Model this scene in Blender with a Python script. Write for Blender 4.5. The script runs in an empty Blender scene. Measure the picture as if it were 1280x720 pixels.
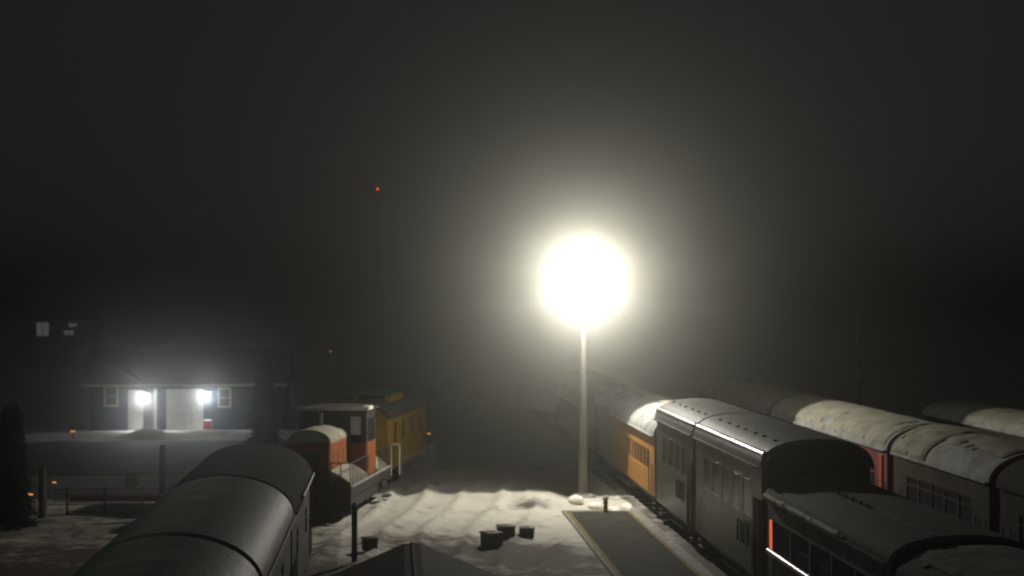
import bpy, math, random
from mathutils import Matrix, Vector, noise
random.seed(7)
R = math.radians
S = bpy.context.scene
COL = S.collection
F_PX, CAM_H = 2000.0, 8.5
YAW, PITCH = math.atan(150/2000), math.atan(10/2000)

# ------------------------------------------------------------ camera
cd = bpy.data.cameras.new('camera'); cam = bpy.data.objects.new('camera', cd); COL.objects.link(cam)
cam.location = (0, 0, CAM_H)
cam.rotation_euler = (math.pi/2+PITCH, 0, -YAW)
cd.sensor_width = 36; cd.lens = 36*F_PX/1280; cd.clip_end = 5000; cd.clip_start = .1
cd.dof.use_dof = True; cd.dof.focus_distance = 30; cd.dof.aperture_fstop = 1.0
S.camera = cam
CM = Matrix.Rotation(-YAW, 3, 'Z') @ Matrix.Rotation(math.pi/2+PITCH, 3, 'X')
def ray(px, py):
    return CM @ Vector(((px-640)/F_PX, (360-py)/F_PX, -1))
def on_z(px, py, H=0.0):
    d = ray(px, py); t = (H-CAM_H)/d.z; return Vector((0, 0, CAM_H))+d*t
def on_y(px, py, Y):
    d = ray(px, py); t = Y/d.y; return Vector((0, 0, CAM_H))+d*t

# ------------------------------------------------------------ materials
def mat(name, col, rough=.7, metal=0, col2=None, scale=6, bump=0, bscale=30, emit=None, estr=0, coat=0, spec=.5, contrast=(.35,.65), trans=0, stretch=None):
    m = bpy.data.materials.new(name); m.use_nodes = True; nt = m.node_tree; b = nt.nodes['Principled BSDF']
    b.inputs['Roughness'].default_value = rough; b.inputs['Metallic'].default_value = metal
    b.inputs['Specular IOR Level'].default_value = spec; b.inputs['Coat Weight'].default_value = coat
    b.inputs['Transmission Weight'].default_value = trans
    b.inputs['Base Color'].default_value = (*col, 1)
    tc = nt.nodes.new('ShaderNodeTexCoord'); src = tc.outputs['Object']
    if stretch:
        mp = nt.nodes.new('ShaderNodeMapping'); mp.inputs['Scale'].default_value = stretch
        nt.links.new(src, mp.inputs[0]); src = mp.outputs[0]
    if col2:
        n = nt.nodes.new('ShaderNodeTexNoise'); n.inputs['Scale'].default_value = scale; n.inputs['Detail'].default_value = 6
        n.inputs['Roughness'].default_value = .65
        r = nt.nodes.new('ShaderNodeValToRGB')
        r.color_ramp.elements[0].position, r.color_ramp.elements[1].position = contrast
        r.color_ramp.elements[0].color = (*col, 1); r.color_ramp.elements[1].color = (*col2, 1)
        nt.links.new(src, n.inputs[0]); nt.links.new(n.outputs['Fac'], r.inputs[0]); nt.links.new(r.outputs[0], b.inputs['Base Color'])
    if bump:
        n2 = nt.nodes.new('ShaderNodeTexNoise'); n2.inputs['Scale'].default_value = bscale; n2.inputs['Detail'].default_value = 5
        bp = nt.nodes.new('ShaderNodeBump'); bp.inputs['Strength'].default_value = bump; bp.inputs['Distance'].default_value = .05
        nt.links.new(src, n2.inputs[0]); nt.links.new(n2.outputs['Fac'], bp.inputs['Height']); nt.links.new(bp.outputs[0], b.inputs['Normal'])
    if emit:
        b.inputs['Emission Color'].default_value = (*emit, 1); b.inputs['Emission Strength'].default_value = estr
    return m
M = {}
M['asphalt'] = mat('dark_asphalt', (.035,.034,.028), .95, spec=.1, col2=(.085,.08,.065), scale=1.1, contrast=(.4,.72), bump=.4, bscale=60)
M['concrete'] = mat('concrete', (.13,.122,.105), .9, col2=(.3,.29,.26), scale=3, bump=.4, bscale=25)
M['line'] = mat('yellow_line_paint', (.1,.085,.05), .9, spec=.1, col2=(.27,.21,.07), scale=4, contrast=(.36,.62))
M['road'] = mat('plowed_road', (.05,.048,.046), .8, col2=(.16,.155,.15), scale=.35, bump=.3, contrast=(.45,.75))
M['roofsnow'] = mat('roof_snow', (.4,.385,.31), .95, spec=.1, col2=(.22,.21,.165), scale=2, bump=.35, bscale=5)
M['cleansnow'] = mat('clean_snow', (.8,.79,.7), .9, col2=(.7,.69,.6), scale=5)
M['darkroof'] = mat('dark_roof', (.09,.08,.065), .85, spec=.12, col2=(.16,.145,.115), scale=2.5, bump=.15, bscale=12)
M['frostroof'] = mat('frosted_black_roof', (.045,.045,.042), .62, spec=.22, col2=(.12,.117,.1), scale=1.3, bump=.12, bscale=10)
M['black'] = mat('gloss_black_paint', (.035,.032,.02), .4, spec=.4, col2=(.065,.058,.034), scale=1.5, bump=.12, bscale=3)
M['trimsteel'] = mat('bright_steel_trim', (.6,.6,.62), .2, metal=1, col2=(.45,.45,.46), scale=9)
M['glint_rail'] = mat('glint_rail_metal', (.5,.5,.52), .3, metal=.8, col2=(.3,.3,.32), scale=4, bump=.1, bscale=10)
M['sootroof'] = mat('sooty_roof', (.06,.054,.047), .95, spec=.05, col2=(.1,.09,.075), scale=1.5, bump=.3, bscale=6)
M['matteblack'] = mat('black_recess', (.006,.006,.006), .9, spec=.05)
M['iron'] = mat('dark_iron', (.02,.019,.018), .6, col2=(.045,.035,.028), scale=7, bump=.3)
M['yellow'] = mat('railway_yellow', (.46,.21,.035), .55, col2=(.33,.15,.028), scale=2, bump=.05)
M['dullyellow'] = mat('weathered_yellow', (.6,.36,.04), .6, col2=(.42,.25,.03), scale=2, bump=.05)
M['orange'] = mat('orange_paint', (.3,.085,.018), .6, col2=(.21,.06,.014), scale=3, bump=.05)
M['brightorange'] = mat('glowing_orange_strip', (.9,.2,.06), .5, emit=(1,.17,.06), estr=.75)
M['brown'] = mat('brown_paint', (.2,.07,.03), .7, spec=.2, col2=(.13,.05,.022), scale=3)
M['redorange'] = mat('red_orange_paint', (.5,.08,.03), .55, col2=(.36,.055,.02), scale=3)
M['maroon'] = mat('maroon_paint', (.2,.024,.026), .6, col2=(.13,.017,.018), scale=2, bump=.05)
def green_roof():
    m = mat('green_roof_lit_left_side', (.55,.78,.48), .6, spec=.3, col2=(.42,.62,.36), scale=1.2, bump=.35, bscale=8)
    nt = m.node_tree; b = nt.nodes['Principled BSDF']; src = b.inputs['Base Color'].links[0].from_socket
    tc = nt.nodes['Texture Coordinate']; sx = nt.nodes.new('ShaderNodeSeparateXYZ'); nt.links.new(tc.outputs['Object'], sx.inputs[0])
    n = nt.nodes.new('ShaderNodeTexNoise'); n.inputs['Scale'].default_value = .6; n.inputs['Detail'].default_value = 5; nt.links.new(tc.outputs['Object'], n.inputs[0])
    a = nt.nodes.new('ShaderNodeMath'); a.operation = 'MULTIPLY_ADD'; a.inputs[1].default_value = 1.6; nt.links.new(n.outputs['Fac'], a.inputs[0]); nt.links.new(sx.outputs['X'], a.inputs[2])
    mr = nt.nodes.new('ShaderNodeMapRange'); mr.inputs['From Min'].default_value = .2; mr.inputs['From Max'].default_value = 1.1; nt.links.new(a.outputs[0], mr.inputs['Value'])
    mx = nt.nodes.new('ShaderNodeMix'); mx.data_type = 'RGBA'; nt.links.new(mr.outputs[0], mx.inputs[0]); nt.links.new(src, mx.inputs[6]); mx.inputs[7].default_value = (.17,.155,.13,1)  # left half coloured pale green as if lit from the left, right greyer
    nt.links.new(mx.outputs[2], b.inputs['Base Color']); return m
M['greenroof'] = green_roof()
M['green'] = mat('green_roof_paint', (.06,.17,.07), .6, col2=(.09,.22,.1), scale=1.2, bump=.1, bscale=8)
M['greenside'] = mat('dark_green_side', (.02,.045,.025), .5, col2=(.03,.06,.035), scale=2)
M['frosty'] = mat('frosty_grey_roof', (.2,.2,.19), .85, spec=.15, col2=(.4,.4,.38), scale=1.6, bump=.2, bscale=14)
M['glass'] = mat('dark_window_glass', (.015,.017,.02), .3, spec=.5, col2=(.03,.03,.032), scale=2)
M['blackglass'] = mat('black_window_glass', (.008,.008,.009), .3, spec=.15, col2=(.014,.014,.015), scale=2)
M['paleglass'] = mat('frosted_window', (.5,.5,.48), .4, col2=(.62,.62,.6), scale=8)
M['poleSteel'] = mat('galvanised_pole', (.15,.14,.12), .7, metal=.1, col2=(.2,.185,.16), scale=4, bump=.1)
M['blue'] = mat('blue_siding', (.014,.038,.075), .7, spec=.15, col2=(.02,.048,.092), scale=3, bump=.3, bscale=2, stretch=(.1,.1,9))
M['white'] = mat('white_paint', (.55,.54,.5), .6, col2=(.42,.41,.38), scale=4)
M['shingle'] = mat('dark_shingles', (.06,.052,.044), .85, col2=(.085,.075,.065), scale=9, bump=.6, bscale=14)
M['red'] = mat('red_plastic', (.6,.03,.03), .4, col2=(.45,.025,.025), scale=6)
M['bark'] = mat('bark', (.05,.04,.03), .9, col2=(.09,.07,.055), scale=12, bump=.6)
M['needle'] = mat('needles', (.01,.018,.009), .9, spec=.1, col2=(.02,.032,.015), scale=3)
M['rust'] = mat('rusty_steel', (.11,.03,.018), .8, col2=(.18,.06,.03), scale=6, bump=.4)
M['crate'] = mat('dark_plastic', (.02,.02,.021), .6, col2=(.04,.038,.036), scale=8, bump=.2)
M['lens'] = mat('lamp_lens', (1,1,1), .3, emit=(1,.98,.95), estr=120)
M['lens_house'] = mat('wall_lamp_lens', (1,1,1), .3, emit=(.8,.9,1), estr=60)
M['amber'] = mat('amber_lens', (1,.5,.1), .3, emit=(1,.42,.12), estr=.8)
M['redlens'] = mat('red_lens', (1,.05,.03), .3, emit=(1,.05,.03), estr=7)
M['litwin'] = mat('dim_lit_window', (.5,.5,.45), .3, emit=(.9,.92,.8), estr=.08)

# snow ground: clean snow broken by trodden, gritty patches
def snow_ground():
    m = bpy.data.materials.new('yard_snow'); m.use_nodes = True; nt = m.node_tree; b = nt.nodes['Principled BSDF']
    b.inputs['Roughness'].default_value = .9; b.inputs['Specular IOR Level'].default_value = .2
    tc = nt.nodes.new('ShaderNodeTexCoord')
    n = nt.nodes.new('ShaderNodeTexNoise'); n.inputs['Scale'].default_value = .45; n.inputs['Detail'].default_value = 8; n.inputs['Roughness'].default_value = .62
    n2 = nt.nodes.new('ShaderNodeTexNoise'); n2.inputs['Scale'].default_value = 2.2; n2.inputs['Detail'].default_value = 8
    at = nt.nodes.new('ShaderNodeAttribute'); at.attribute_name = 'dirt_and_darkening'
    ad = nt.nodes.new('ShaderNodeMath'); ad.operation = 'ADD'
    ad2 = nt.nodes.new('ShaderNodeMath'); ad2.operation = 'MULTIPLY_ADD'; ad2.inputs[1].default_value = .5
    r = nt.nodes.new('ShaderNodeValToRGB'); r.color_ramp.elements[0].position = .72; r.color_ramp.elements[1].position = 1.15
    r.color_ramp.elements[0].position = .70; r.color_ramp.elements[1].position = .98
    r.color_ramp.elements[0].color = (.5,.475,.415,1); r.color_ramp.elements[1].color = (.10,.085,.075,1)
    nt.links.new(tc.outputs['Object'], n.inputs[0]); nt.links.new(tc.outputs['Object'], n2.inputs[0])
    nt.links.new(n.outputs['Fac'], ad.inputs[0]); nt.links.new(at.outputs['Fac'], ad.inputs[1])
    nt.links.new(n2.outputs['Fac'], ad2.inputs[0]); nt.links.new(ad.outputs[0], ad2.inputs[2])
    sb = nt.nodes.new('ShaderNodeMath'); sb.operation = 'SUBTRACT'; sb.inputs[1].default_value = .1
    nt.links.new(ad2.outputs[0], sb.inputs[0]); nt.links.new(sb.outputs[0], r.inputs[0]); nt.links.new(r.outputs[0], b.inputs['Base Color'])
    n3 = nt.nodes.new('ShaderNodeTexNoise'); n3.inputs['Scale'].default_value = 5; n3.inputs['Detail'].default_value = 8
    bp = nt.nodes.new('ShaderNodeBump'); bp.inputs['Strength'].default_value = .35; bp.inputs['Distance'].default_value = .1
    nt.links.new(tc.outputs['Object'], n3.inputs[0]); nt.links.new(n3.outputs['Fac'], bp.inputs['Height']); nt.links.new(bp.outputs[0], b.inputs['Normal'])
    return m
M['snow'] = snow_ground()

# ------------------------------------------------------------ mesh helpers
class MB:
    def __init__(s): s.v = []; s.f = []
    def box(s, x0, x1, y0, y1, z0, z1, b=0.0):
        n = len(s.v)
        if b <= 0:
            s.v += [(x0,y0,z0),(x1,y0,z0),(x1,y1,z0),(x0,y1,z0),(x0,y0,z1),(x1,y0,z1),(x1,y1,z1),(x0,y1,z1)]
            s.f += [tuple(n+i for i in q) for q in ((3,2,1,0),(4,5,6,7),(0,1,5,4),(1,2,6,5),(2,3,7,6),(3,0,4,7))]
        else:
            prof = [(x0+b,y0),(x1-b,y0),(x1,y0+b),(x1,y1-b),(x1-b,y1),(x0+b,y1),(x0,y1-b),(x0,y0+b)]
            def ins(p):
                cx, cy = (x0+x1)/2, (y0+y1)/2
                return (p[0]-math.copysign(b*.7, p[0]-cx), p[1]-math.copysign(b*.7, p[1]-cy))
            for z, pr in ((z0,[ins(p) for p in prof]),(z0+b,prof),(z1-b,prof),(z1,[ins(p) for p in prof])):
                s.v += [(p[0],p[1],z) for p in pr]
            for k in range(3):
                for i in range(8):
                    j = (i+1) % 8; a = n+k*8
                    s.f.append((a+i,a+j,a+8+j,a+8+i))
            s.f.append(tuple(n+7-i for i in range(8))); s.f.append(tuple(n+24+i for i in range(8)))
        return s
    def prism_y(s, prof, y0, y1):          # closed profile of (x, z), counter-clockwise seen from -Y
        n = len(s.v); k = len(prof)
        s.v += [(p[0], y0, p[1]) for p in prof]+[(p[0], y1, p[1]) for p in prof]
        for i in range(k):
            j = (i+1) % k; s.f.append((n+i, n+j, n+k+j, n+k+i))
        s.f.append(tuple(n+k-1-i for i in range(k))); s.f.append(tuple(n+k+i for i in range(k)))
        return s
    def prism_x(s, prof, x0, x1):          # profile of (y, z)
        n = len(s.v); k = len(prof)
        s.v += [(x0, p[0], p[1]) for p in prof]+[(x1, p[0], p[1]) for p in prof]
        for i in range(k):
            j = (i+1) % k; s.f.append((n+i, n+j, n+k+j, n+k+i))
        s.f.append(tuple(n+k-1-i for i in range(k))); s.f.append(tuple(n+k+i for i in range(k)))
        return s
    def cyl(s, p0, p1, r0, r1=None, n=12):
        r1 = r0 if r1 is None else r1; p0, p1 = Vector(p0), Vector(p1); d = (p1-p0).normalized()
        a = d.orthogonal().normalized(); b = d.cross(a); k = len(s.v)
        for p, r in ((p0,r0),(p1,r1)):
            for i in range(n):
                t = 2*math.pi*i/n; q = p+a*math.cos(t)*r+b*math.sin(t)*r; s.v.append(tuple(q))
        for i in range(n):
            j = (i+1) % n; s.f.append((k+i,k+j,k+n+j,k+n+i))
        s.f.append(tuple(k+n-1-i for i in range(n))); s.f.append(tuple(k+n+i for i in range(n)))
        return s
    def lathe(s, prof, cx=0, cy=0, n=20):  # prof of (r, z)
        k = len(s.v)
        for r, z in prof:
            for i in range(n):
                t = 2*math.pi*i/n; s.v.append((cx+r*math.cos(t), cy+r*math.sin(t), z))
        for q in range(len(prof)-1):
            for i in range(n):
                j = (i+1) % n; a = k+q*n; s.f.append((a+i,a+j,a+n+j,a+n+i))
        s.f.append(tuple(k+n-1-i for i in range(n))); e = k+(len(prof)-1)*n; s.f.append(tuple(e+i for i in range(n)))
        return s
    def build(s, name, m, parent=None, smooth=False, loc=None):
        me = bpy.data.meshes.new(name); me.from_pydata(s.v, [], s.f); me.materials.append(m); me.update()
        if smooth:
            for p in me.polygons: p.use_smooth = True
            me.set_sharp_from_angle(angle=R(42))
        o = bpy.data.objects.new(name, me); COL.objects.link(o)
        if parent: o.parent = parent
        if loc: o.location = loc
        return o
def tag(o, label, cat, group=None):
    o['label'] = label; o['category'] = cat
    if group: o['group'] = group
    return o
def thing(name, label, cat, loc=(0,0,0), rz=0, group=None):
    o = bpy.data.objects.new(name, None); COL.objects.link(o); o.location = loc; o.rotation_euler = (0,0,rz)
    o.empty_display_size = .3
    return tag(o, label, cat, group)
def structure(o): o['kind'] = 'structure'; return o
def copy_tree(o, parent=None):
    c = o.copy(); COL.objects.link(c); c.parent = parent
    for ch in [q for q in bpy.data.objects if q.parent == o]: copy_tree(ch, c)
    return c

# ------------------------------------------------------------ ground
def sm(a, b, t):
    t = max(0, min(1, (t-a)/(b-a))); return t*t*(3-2*t)
def terrain(x, y):
    z = -.02
    nz = noise.noise(Vector((x*.35, y*.35, 0)))
    yard = sm(44, 52, y)*(1-sm(70, 74, y))*sm(-3.5, -1.5, x)*(1-sm(5.6, 6.5, x))
    u = x-.16*y+.5*noise.noise(Vector((x*.25, y*.18, 3)))
    w = abs(((u/1.55) % 1)-.5)*2
    z += yard*(.02+.19*w**4+.04*nz+.045*noise.noise(Vector((x*1.7, y*1.2, 5)))+.035*noise.noise(Vector((x*4.1, y*3.2, 8))))
    for fx, fy in ((3.0,60.5),(3.35,59.6),(3.1,58.7),(3.5,57.9),(2.2,62.5),(1.9,61.6),(0.4,60.0),(0.1,59.1),(5.0,60.8),(5.3,59.9),(5.1,58.8)):
        z -= .14*math.exp(-((x-fx)**2/.03+(y-fy)**2/.07))
    # ploughed bank left round the foot of the lamp pole
    bank = math.exp(-((y-68.2-.4*noise.noise(Vector((x*.8, 1, 1))))/.9)**2)*sm(-2.5, 0, x)*(1-sm(6.6, 7.5, x))
    z += .22*bank*(1+.8*noise.noise(Vector((x*.9, 0, 9))))
    bk2 = math.exp(-((y-64.8)/.8)**2)*sm(4.6, 6.2, x)*(1-sm(9.3, 9.9, x))
    z += .22*bk2*(1+.9*noise.noise(Vector((x*1.6, y*1.5, 2))))
    z += .32*math.exp(-((x-5.6)**2/1.2+(y-65.8)**2/1.5))
    # mounds in front of the far building
    z += .6*math.exp(-((x+14.6)**2/1.6+(y-97.5)**2/1.5))
    z += .35*math.exp(-((x+11.0)**2/6+(y-99.2)**2/1.2))+.25*math.exp(-((x+18)**2/9+(y-99)**2/1.0))
    lf = sm(-7, -9, x)*sm(60, 64, y)*(1-sm(74, 77, y))
    z += lf*(.12*nz+.08)
    # flat under road
    if z < -.02 and not (yard > 0): z = max(z, -.1)
    z += .04*noise.noise(Vector((x*.12, y*.12, 7)))*sm(100, 130, y)
    return z
def dirt_and_darkening(x, y):
    d = .0
    d += .34*math.exp(-((x-2.6)**2/4+(y-54.0)**2/2.6))+.3*math.exp(-((x-.2)**2/1.6+(y-56.3)**2/1.2))
    d += .34*math.exp(-((x-4.6)**2/3+(y-52.3)**2/5))+.3*math.exp(-((x-5.4)**2/.5+(y-64.0)**2/.5))
    d += .2*sm(61, 46, y)+.12*sm(55, 47, y)  # snow gets darker towards the camera
    d += .10*sm(66, 64, y)*0
    d += .25*sm(70, 74, y)*(1-sm(96, 99, y))*0
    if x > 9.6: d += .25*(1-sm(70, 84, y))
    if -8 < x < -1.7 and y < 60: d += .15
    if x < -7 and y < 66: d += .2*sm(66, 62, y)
    return d
def axis(segs):
    out = []
    for a, b, st in segs:
        n = max(1, int(round((b-a)/st)))
        out += [a+(b-a)*i/n for i in range(n)]
    return out+[segs[-1][1]]
xs = axis([(-800,-60,80),(-60,-24,3),(-24,-6,.5),(-6,11,.18),(11,34,1),(34,90,8),(90,800,80)])
ys = axis([(-60,10,10),(10,40,1.5),(40,52,.4),(52,72,.18),(72,110,.5),(110,180,5),(180,1500,80)])
v = [(x, y, terrain(x, y)) for y in ys for x in xs]; nx = len(xs)
f = [(j*nx+i, j*nx+i+1, (j+1)*nx+i+1, (j+1)*nx+i) for j in range(len(ys)-1) for i in range(nx-1)]
me = bpy.data.meshes.new('snow_ground'); me.from_pydata(v, [], f)
at = me.attributes.new('dirt_and_darkening', 'FLOAT', 'POINT')
at.data.foreach_set('value', [dirt_and_darkening(p[0], p[1]) for p in v])
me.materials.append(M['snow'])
for p in me.polygons: p.use_smooth = True
g = bpy.data.objects.new('snow_ground', me); COL.objects.link(g); structure(g)

# raised platform strip beside the train, with its painted edges
b = MB(); b.box(6.68, 9.75, 14, 62.9, -.3, .05, .03); structure(b.build('platform', M['concrete']))
b = MB(); b.box(6.95, 9.2, 14, 62.4, .05, .054); structure(b.build('platform_surface', M['asphalt']))
def wobble_strip(x0, x1, y0, y1, z, n=150):
    b = MB()
    for i in range(n+1):
        y = y0+(y1-y0)*i/n; j = .02*noise.noise(Vector((y*.8, x0, 0)))
        b.v += [(x0+j, y, z), (x1+j+.02*noise.noise(Vector((y*2, x1, 4))), y, z)]
    for i in range(n): b.f.append((2*i, 2*i+1, 2*i+3, 2*i+2))
    return b
wl = wobble_strip(6.80, 6.945, 14, 62.4, .058); structure(wl.build('platform_line', M['line']))
wl = wobble_strip(9.21, 9.33, 14, 62.4, .058); structure(wl.build('platform_line', M['line']))
b = MB(); n = 40
for i in range(n+1):
    x = -70+64*i/n; b.v += [(x, 77.5+.9*noise.noise(Vector((x*.5,0,0))), .05), (x, 94.5+1.2*noise.noise(Vector((x*.5,5,0))), .05)]
for i in range(n): b.f.append((2*i, 2*i+2, 2*i+3, 2*i+1))
structure(b.build('road', M['road']))
# snow crusts lying along platform edge
def snow_lump(label, x, y, rx, ry, h, seed, m=None, group='snow lumps at the end of the platform'):
    b = MB(); n = 18; k = 7
    for q in range(k):
        t = q/(k-1)*math.pi/2
        for i in range(n):
            a = 2*math.pi*i/n; rr = 1+.28*noise.noise(Vector((math.cos(a)*1.3, math.sin(a)*1.3, seed+q*.15)))
            b.v.append((math.cos(a)*rx*rr*math.cos(t)**.6 if q < k-1 else 0, math.sin(a)*ry*rr*math.cos(t)**.6 if q < k-1 else 0, h*math.sin(t)*(1+.15*noise.noise(Vector((a, t, seed))))))
    for q in range(k-1):
        for i in range(n):
            j = (i+1) % n; b.f.append((q*n+i, q*n+j, (q+1)*n+j, (q+1)*n+i))
    b.f.append(tuple(n-1-i for i in range(n)))
    o = b.build('snow_lump', m or M['cleansnow'], smooth=True); o.location = (x, y, terrain(x, y)-.05); return tag(o, label, 'snow', group)
for lab, px, py, rx, ry, h in (('wide flat lump of snow right of the lamp pole foot', 746, 637, .35, .5, .25), ('small lump of snow hard against the lamp pole foot', 722, 634, .35, .45, .3),
        ('long lump of snow just right of the yellow marker post', 770, 640, .3, .5, .22), ('lump of snow nearest the train at the platform end', 786, 639, .3, .6, .3)):
    p = on_z(px, py); snow_lump(lab, p.x, p.y+.5, rx, ry, h, px*.1)

# ------------------------------------------------------------ tracks
def track(label, cx, y0, y1, rz=0, oy=0):
    t = thing('railway_track', label, 'railway track', (cx, oy, 0), rz, 'railway tracks')
    for s in (-1, 1):
        MB().box(s*.7175-.035, s*.7175+.035, y0, y1, .06, .17, .01).build('rail', M['rust'], t)
    b = MB(); y = y0
    while y < y1: b.box(-1.3, 1.3, y, y+.22, -.12, .04); y += 1.2
    sl = b.build('sleeper', M['bark'], t); sl['kind'] = 'stuff'
    return t
track('track along the platform under the black and yellow coaches', 11.5, 14, 118)
track('track under the red coaches with snowy roofs', 18.6, 20, 118)
track('track under the farthest right row of coaches', 25.9, 30, 118)
track('track under the row of cars on the left', -4.05, 12, 56)

# ------------------------------------------------------------ railway cars
def arc(hw, eave, apex, n=16, grow=0.0, power=2.0):
    pts = []
    for i in range(n+1):
        t = math.pi*i/n; c = math.cos(t); s_ = math.sin(t)
        pts.append(((hw+grow)*math.copysign(abs(c)**(2/power), c), eave+(apex-eave+grow)*s_**(2/power)))
    return pts   # right to left over the top
def truck(parent, y, m):
    b = MB()
    for s in (-1, 1):
        b.box(s*1.02-.06, s*1.02+.06, y-1.35, y+1.35, .42, .62, .02)
        for d in (-.9, .9): b.box(s*1.02-.1, s*1.02+.1, y+d-.16, y+d+.16, .34, .6, .02)
        b.cyl((s*1.02, y, .35), (s*1.02, y, .6), .12, n=10)
    b.box(-1.05, 1.05, y-.22, y+.22, .45, .7, .02)
    t = b.build('truck', m, parent)
    for d in (-.9, .9):
        for s in (-1, 1):
            MB().cyl((s*.69, y+d, .62), (s*.83, y+d, .62), .45, n=24).build('wheel', M['iron'], t)
def railcar(name, label, cat, X, Y0, Y1, body_m, roof_m, hw=1.5, bottom=.85, sill=1.75, wtop=2.5, eave=3.15, apex=3.95,
            win=.75, gap=.3, end=1.4, letter_m=None, lower_m=None, skirt_m=None, glass=True, group=None, rz=0, loc=None, post_m=None,
            power=2.0, slats=False, pane_in=.05, sash=True, seams=False, glass_m=None):
    L = Y1-Y0; t = thing(name, label, cat, loc or (X, (Y0+Y1)/2, 0), rz, group)
    lower_m = lower_m or body_m; letter_m = letter_m or body_m; post_m = post_m or body_m; h = L/2
    th = .08
    for s in (-1, 1):
        MB().box(min(s*hw, s*(hw-th)), max(s*hw, s*(hw-th)), -h, h, bottom, sill, .01).build('side_panel', lower_m, t)
        MB().box(min(s*hw, s*(hw-th)), max(s*hw, s*(hw-th)), -h, h, wtop, eave, .01).build('letterboard', letter_m, t)
    # end walls follow the roof arch
    pr = arc(hw-.09, eave-.03, apex-.06, power=power)
    for e0 in (-h+.005, h-.085):
        MB().prism_y([(-(hw-.09), bottom), (hw-.09, bottom)]+pr, e0, e0+.08).build('end_wall', body_m, t)
    MB().box(-hw+.1, hw-.1, -h+.1, h-.1, bottom-.02, bottom+.1).build('floor', M['iron'], t)
    # window posts
    n = int((L-2*end+gap)/(win+gap)); pitch = (L-2*end+gap)/n; y = -h+end
    b = MB(); ys_ = []
    for i in range(n): ys_.append((y+i*pitch, y+i*pitch+pitch-gap))
    edges = [-h]+[q for a in ys_ for q in a]+[h]
    for s in (-1, 1):
        for k in range(0, len(edges), 2):
            MB().box(min(s*hw, s*(hw-th)), max(s*hw, s*(hw-th)), edges[k], edges[k+1], sill, wtop).build('window_post', post_m, t)
    if glass:
        for s in (-1, 1):
            for a, c in ys_:
                w = MB().box(s*(hw-pane_in)-.01, s*(hw-pane_in)+.01, a, c, sill, wtop).build('window', glass_m or M['glass'], t)
                if sash: MB().box(min(s*(hw+.012), s*(hw-.03)), max(s*(hw+.012), s*(hw-.03)), a-.0, c+.0, (sill+wtop)/2+.1, (sill+wtop)/2+.14).build('sash', post_m, w)
    if slats:
        for a, c in ys_:
            b = MB(); q = a+.12
            for s in (-1, 1):
                q = a+.12; b = MB()
                while q < c: b.box(s*(hw-.06)-.015, s*(hw-.06)+.015, q, q+.03, sill, wtop); q += .16
                b.box(s*(hw-.06)-.012, s*(hw-.06)+.012, a, c, (sill+wtop)/2, (sill+wtop)/2+.03)
                b.build('guard_bars', M['iron'], t)
    # roof shell
    o_ = arc(hw, eave, apex, grow=.07, power=power, n=24); i_ = arc(hw, eave, apex, grow=-.03, power=power, n=24)
    b = MB(); k = len(o_); n0 = 0
    for yy in (-h-.12, h+.12):
        b.v += [(p[0], yy, p[1]) for p in o_]+[(p[0], yy, p[1]) for p in i_]
    for i in range(k-1):
        b.f.append((i, i+1, 2*k+i+1, 2*k+i)); b.f.append((k+i+1, k+i, 3*k+i, 3*k+i+1))
        b.f.append((i+1, i, k+i, k+i+1)); b.f.append((2*k+i, 2*k+i+1, 3*k+i+1, 3*k+i))
    for i in (0, k-1): b.f.append((i, 2*k+i, 3*k+i, k+i))
    roof = b.build('roof', roof_m, t, smooth=True)
    for s in (-1, 1): MB().box(s*(hw+.1)-.035, s*(hw+.1)+.035, -h, h, eave-.05, eave+.01, .008).build('gutter', roof_m, t)
    if seams:
        y = -h+.8
        while y < h-.4:
            b = MB(); ao = arc(hw, eave, apex, grow=.095, power=power, n=20); ai = arc(hw, eave, apex, grow=.05, power=power, n=20); k = len(ao)
            for yy in (y-.03, y+.03): b.v += [(p[0], yy, p[1]) for p in ao]+[(p[0], yy, p[1]) for p in ai]
            for i in range(k-1):
                b.f.append((i, i+1, 2*k+i+1, 2*k+i)); b.f.append((i+1, i, k+i, k+i+1)); b.f.append((2*k+i, 2*k+i+1, 3*k+i+1, 3*k+i)); b.f.append((k+i+1, k+i, 3*k+i, 3*k+i+1))
            for i in (0, k-1): b.f.append((i, 2*k+i, 3*k+i, k+i))
            b.build('roof_seam', roof_m, t, smooth=True); y += 1.35
    # underframe, trucks, couplers, steps
    b = MB(); b.box(-hw+.25, hw-.25, -h+.2, h-.2, bottom-.3, bottom-.025, .02)
    for s in (-1, 1): b.box(s*(hw-.3)-.2, s*(hw-.3)+.2, -1.4, 1.2, .35, bottom-.3, .03)
    b.build('underframe', skirt_m or M['iron'], t)
    ty = h-2.0 if L > 7 else h-1.5
    for yy in (-ty, ty): truck(t, yy, skirt_m or M['iron'])
    for s in (-1, 1):
        b = MB(); b.box(-.12, .12, min(s*(h-.1), s*(h+.35)), max(s*(h-.1), s*(h+.35)), .7, .95, .03); b.build('coupler', M['iron'], t)
        for sx in (-1, 1):
            b = MB()
            for q in range(3): b.box(sx*(hw-.22)-.18, sx*(hw-.22)+.18, s*(h-.5)-.35, s*(h-.5)+.35, .3+q*.2, .34+q*.2)
            b.build('step', M['iron'], t)
            b = MB()
            for yy in (s*(h-.1), s*(h-.95)): MB().cyl((sx*(hw+.06), yy, bottom+.1), (sx*(hw+.06), yy, bottom+1.2), .018, n=8).build('handrail', M['trimsteel'] if name == 'black_coach' else M['iron'], t)
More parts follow.
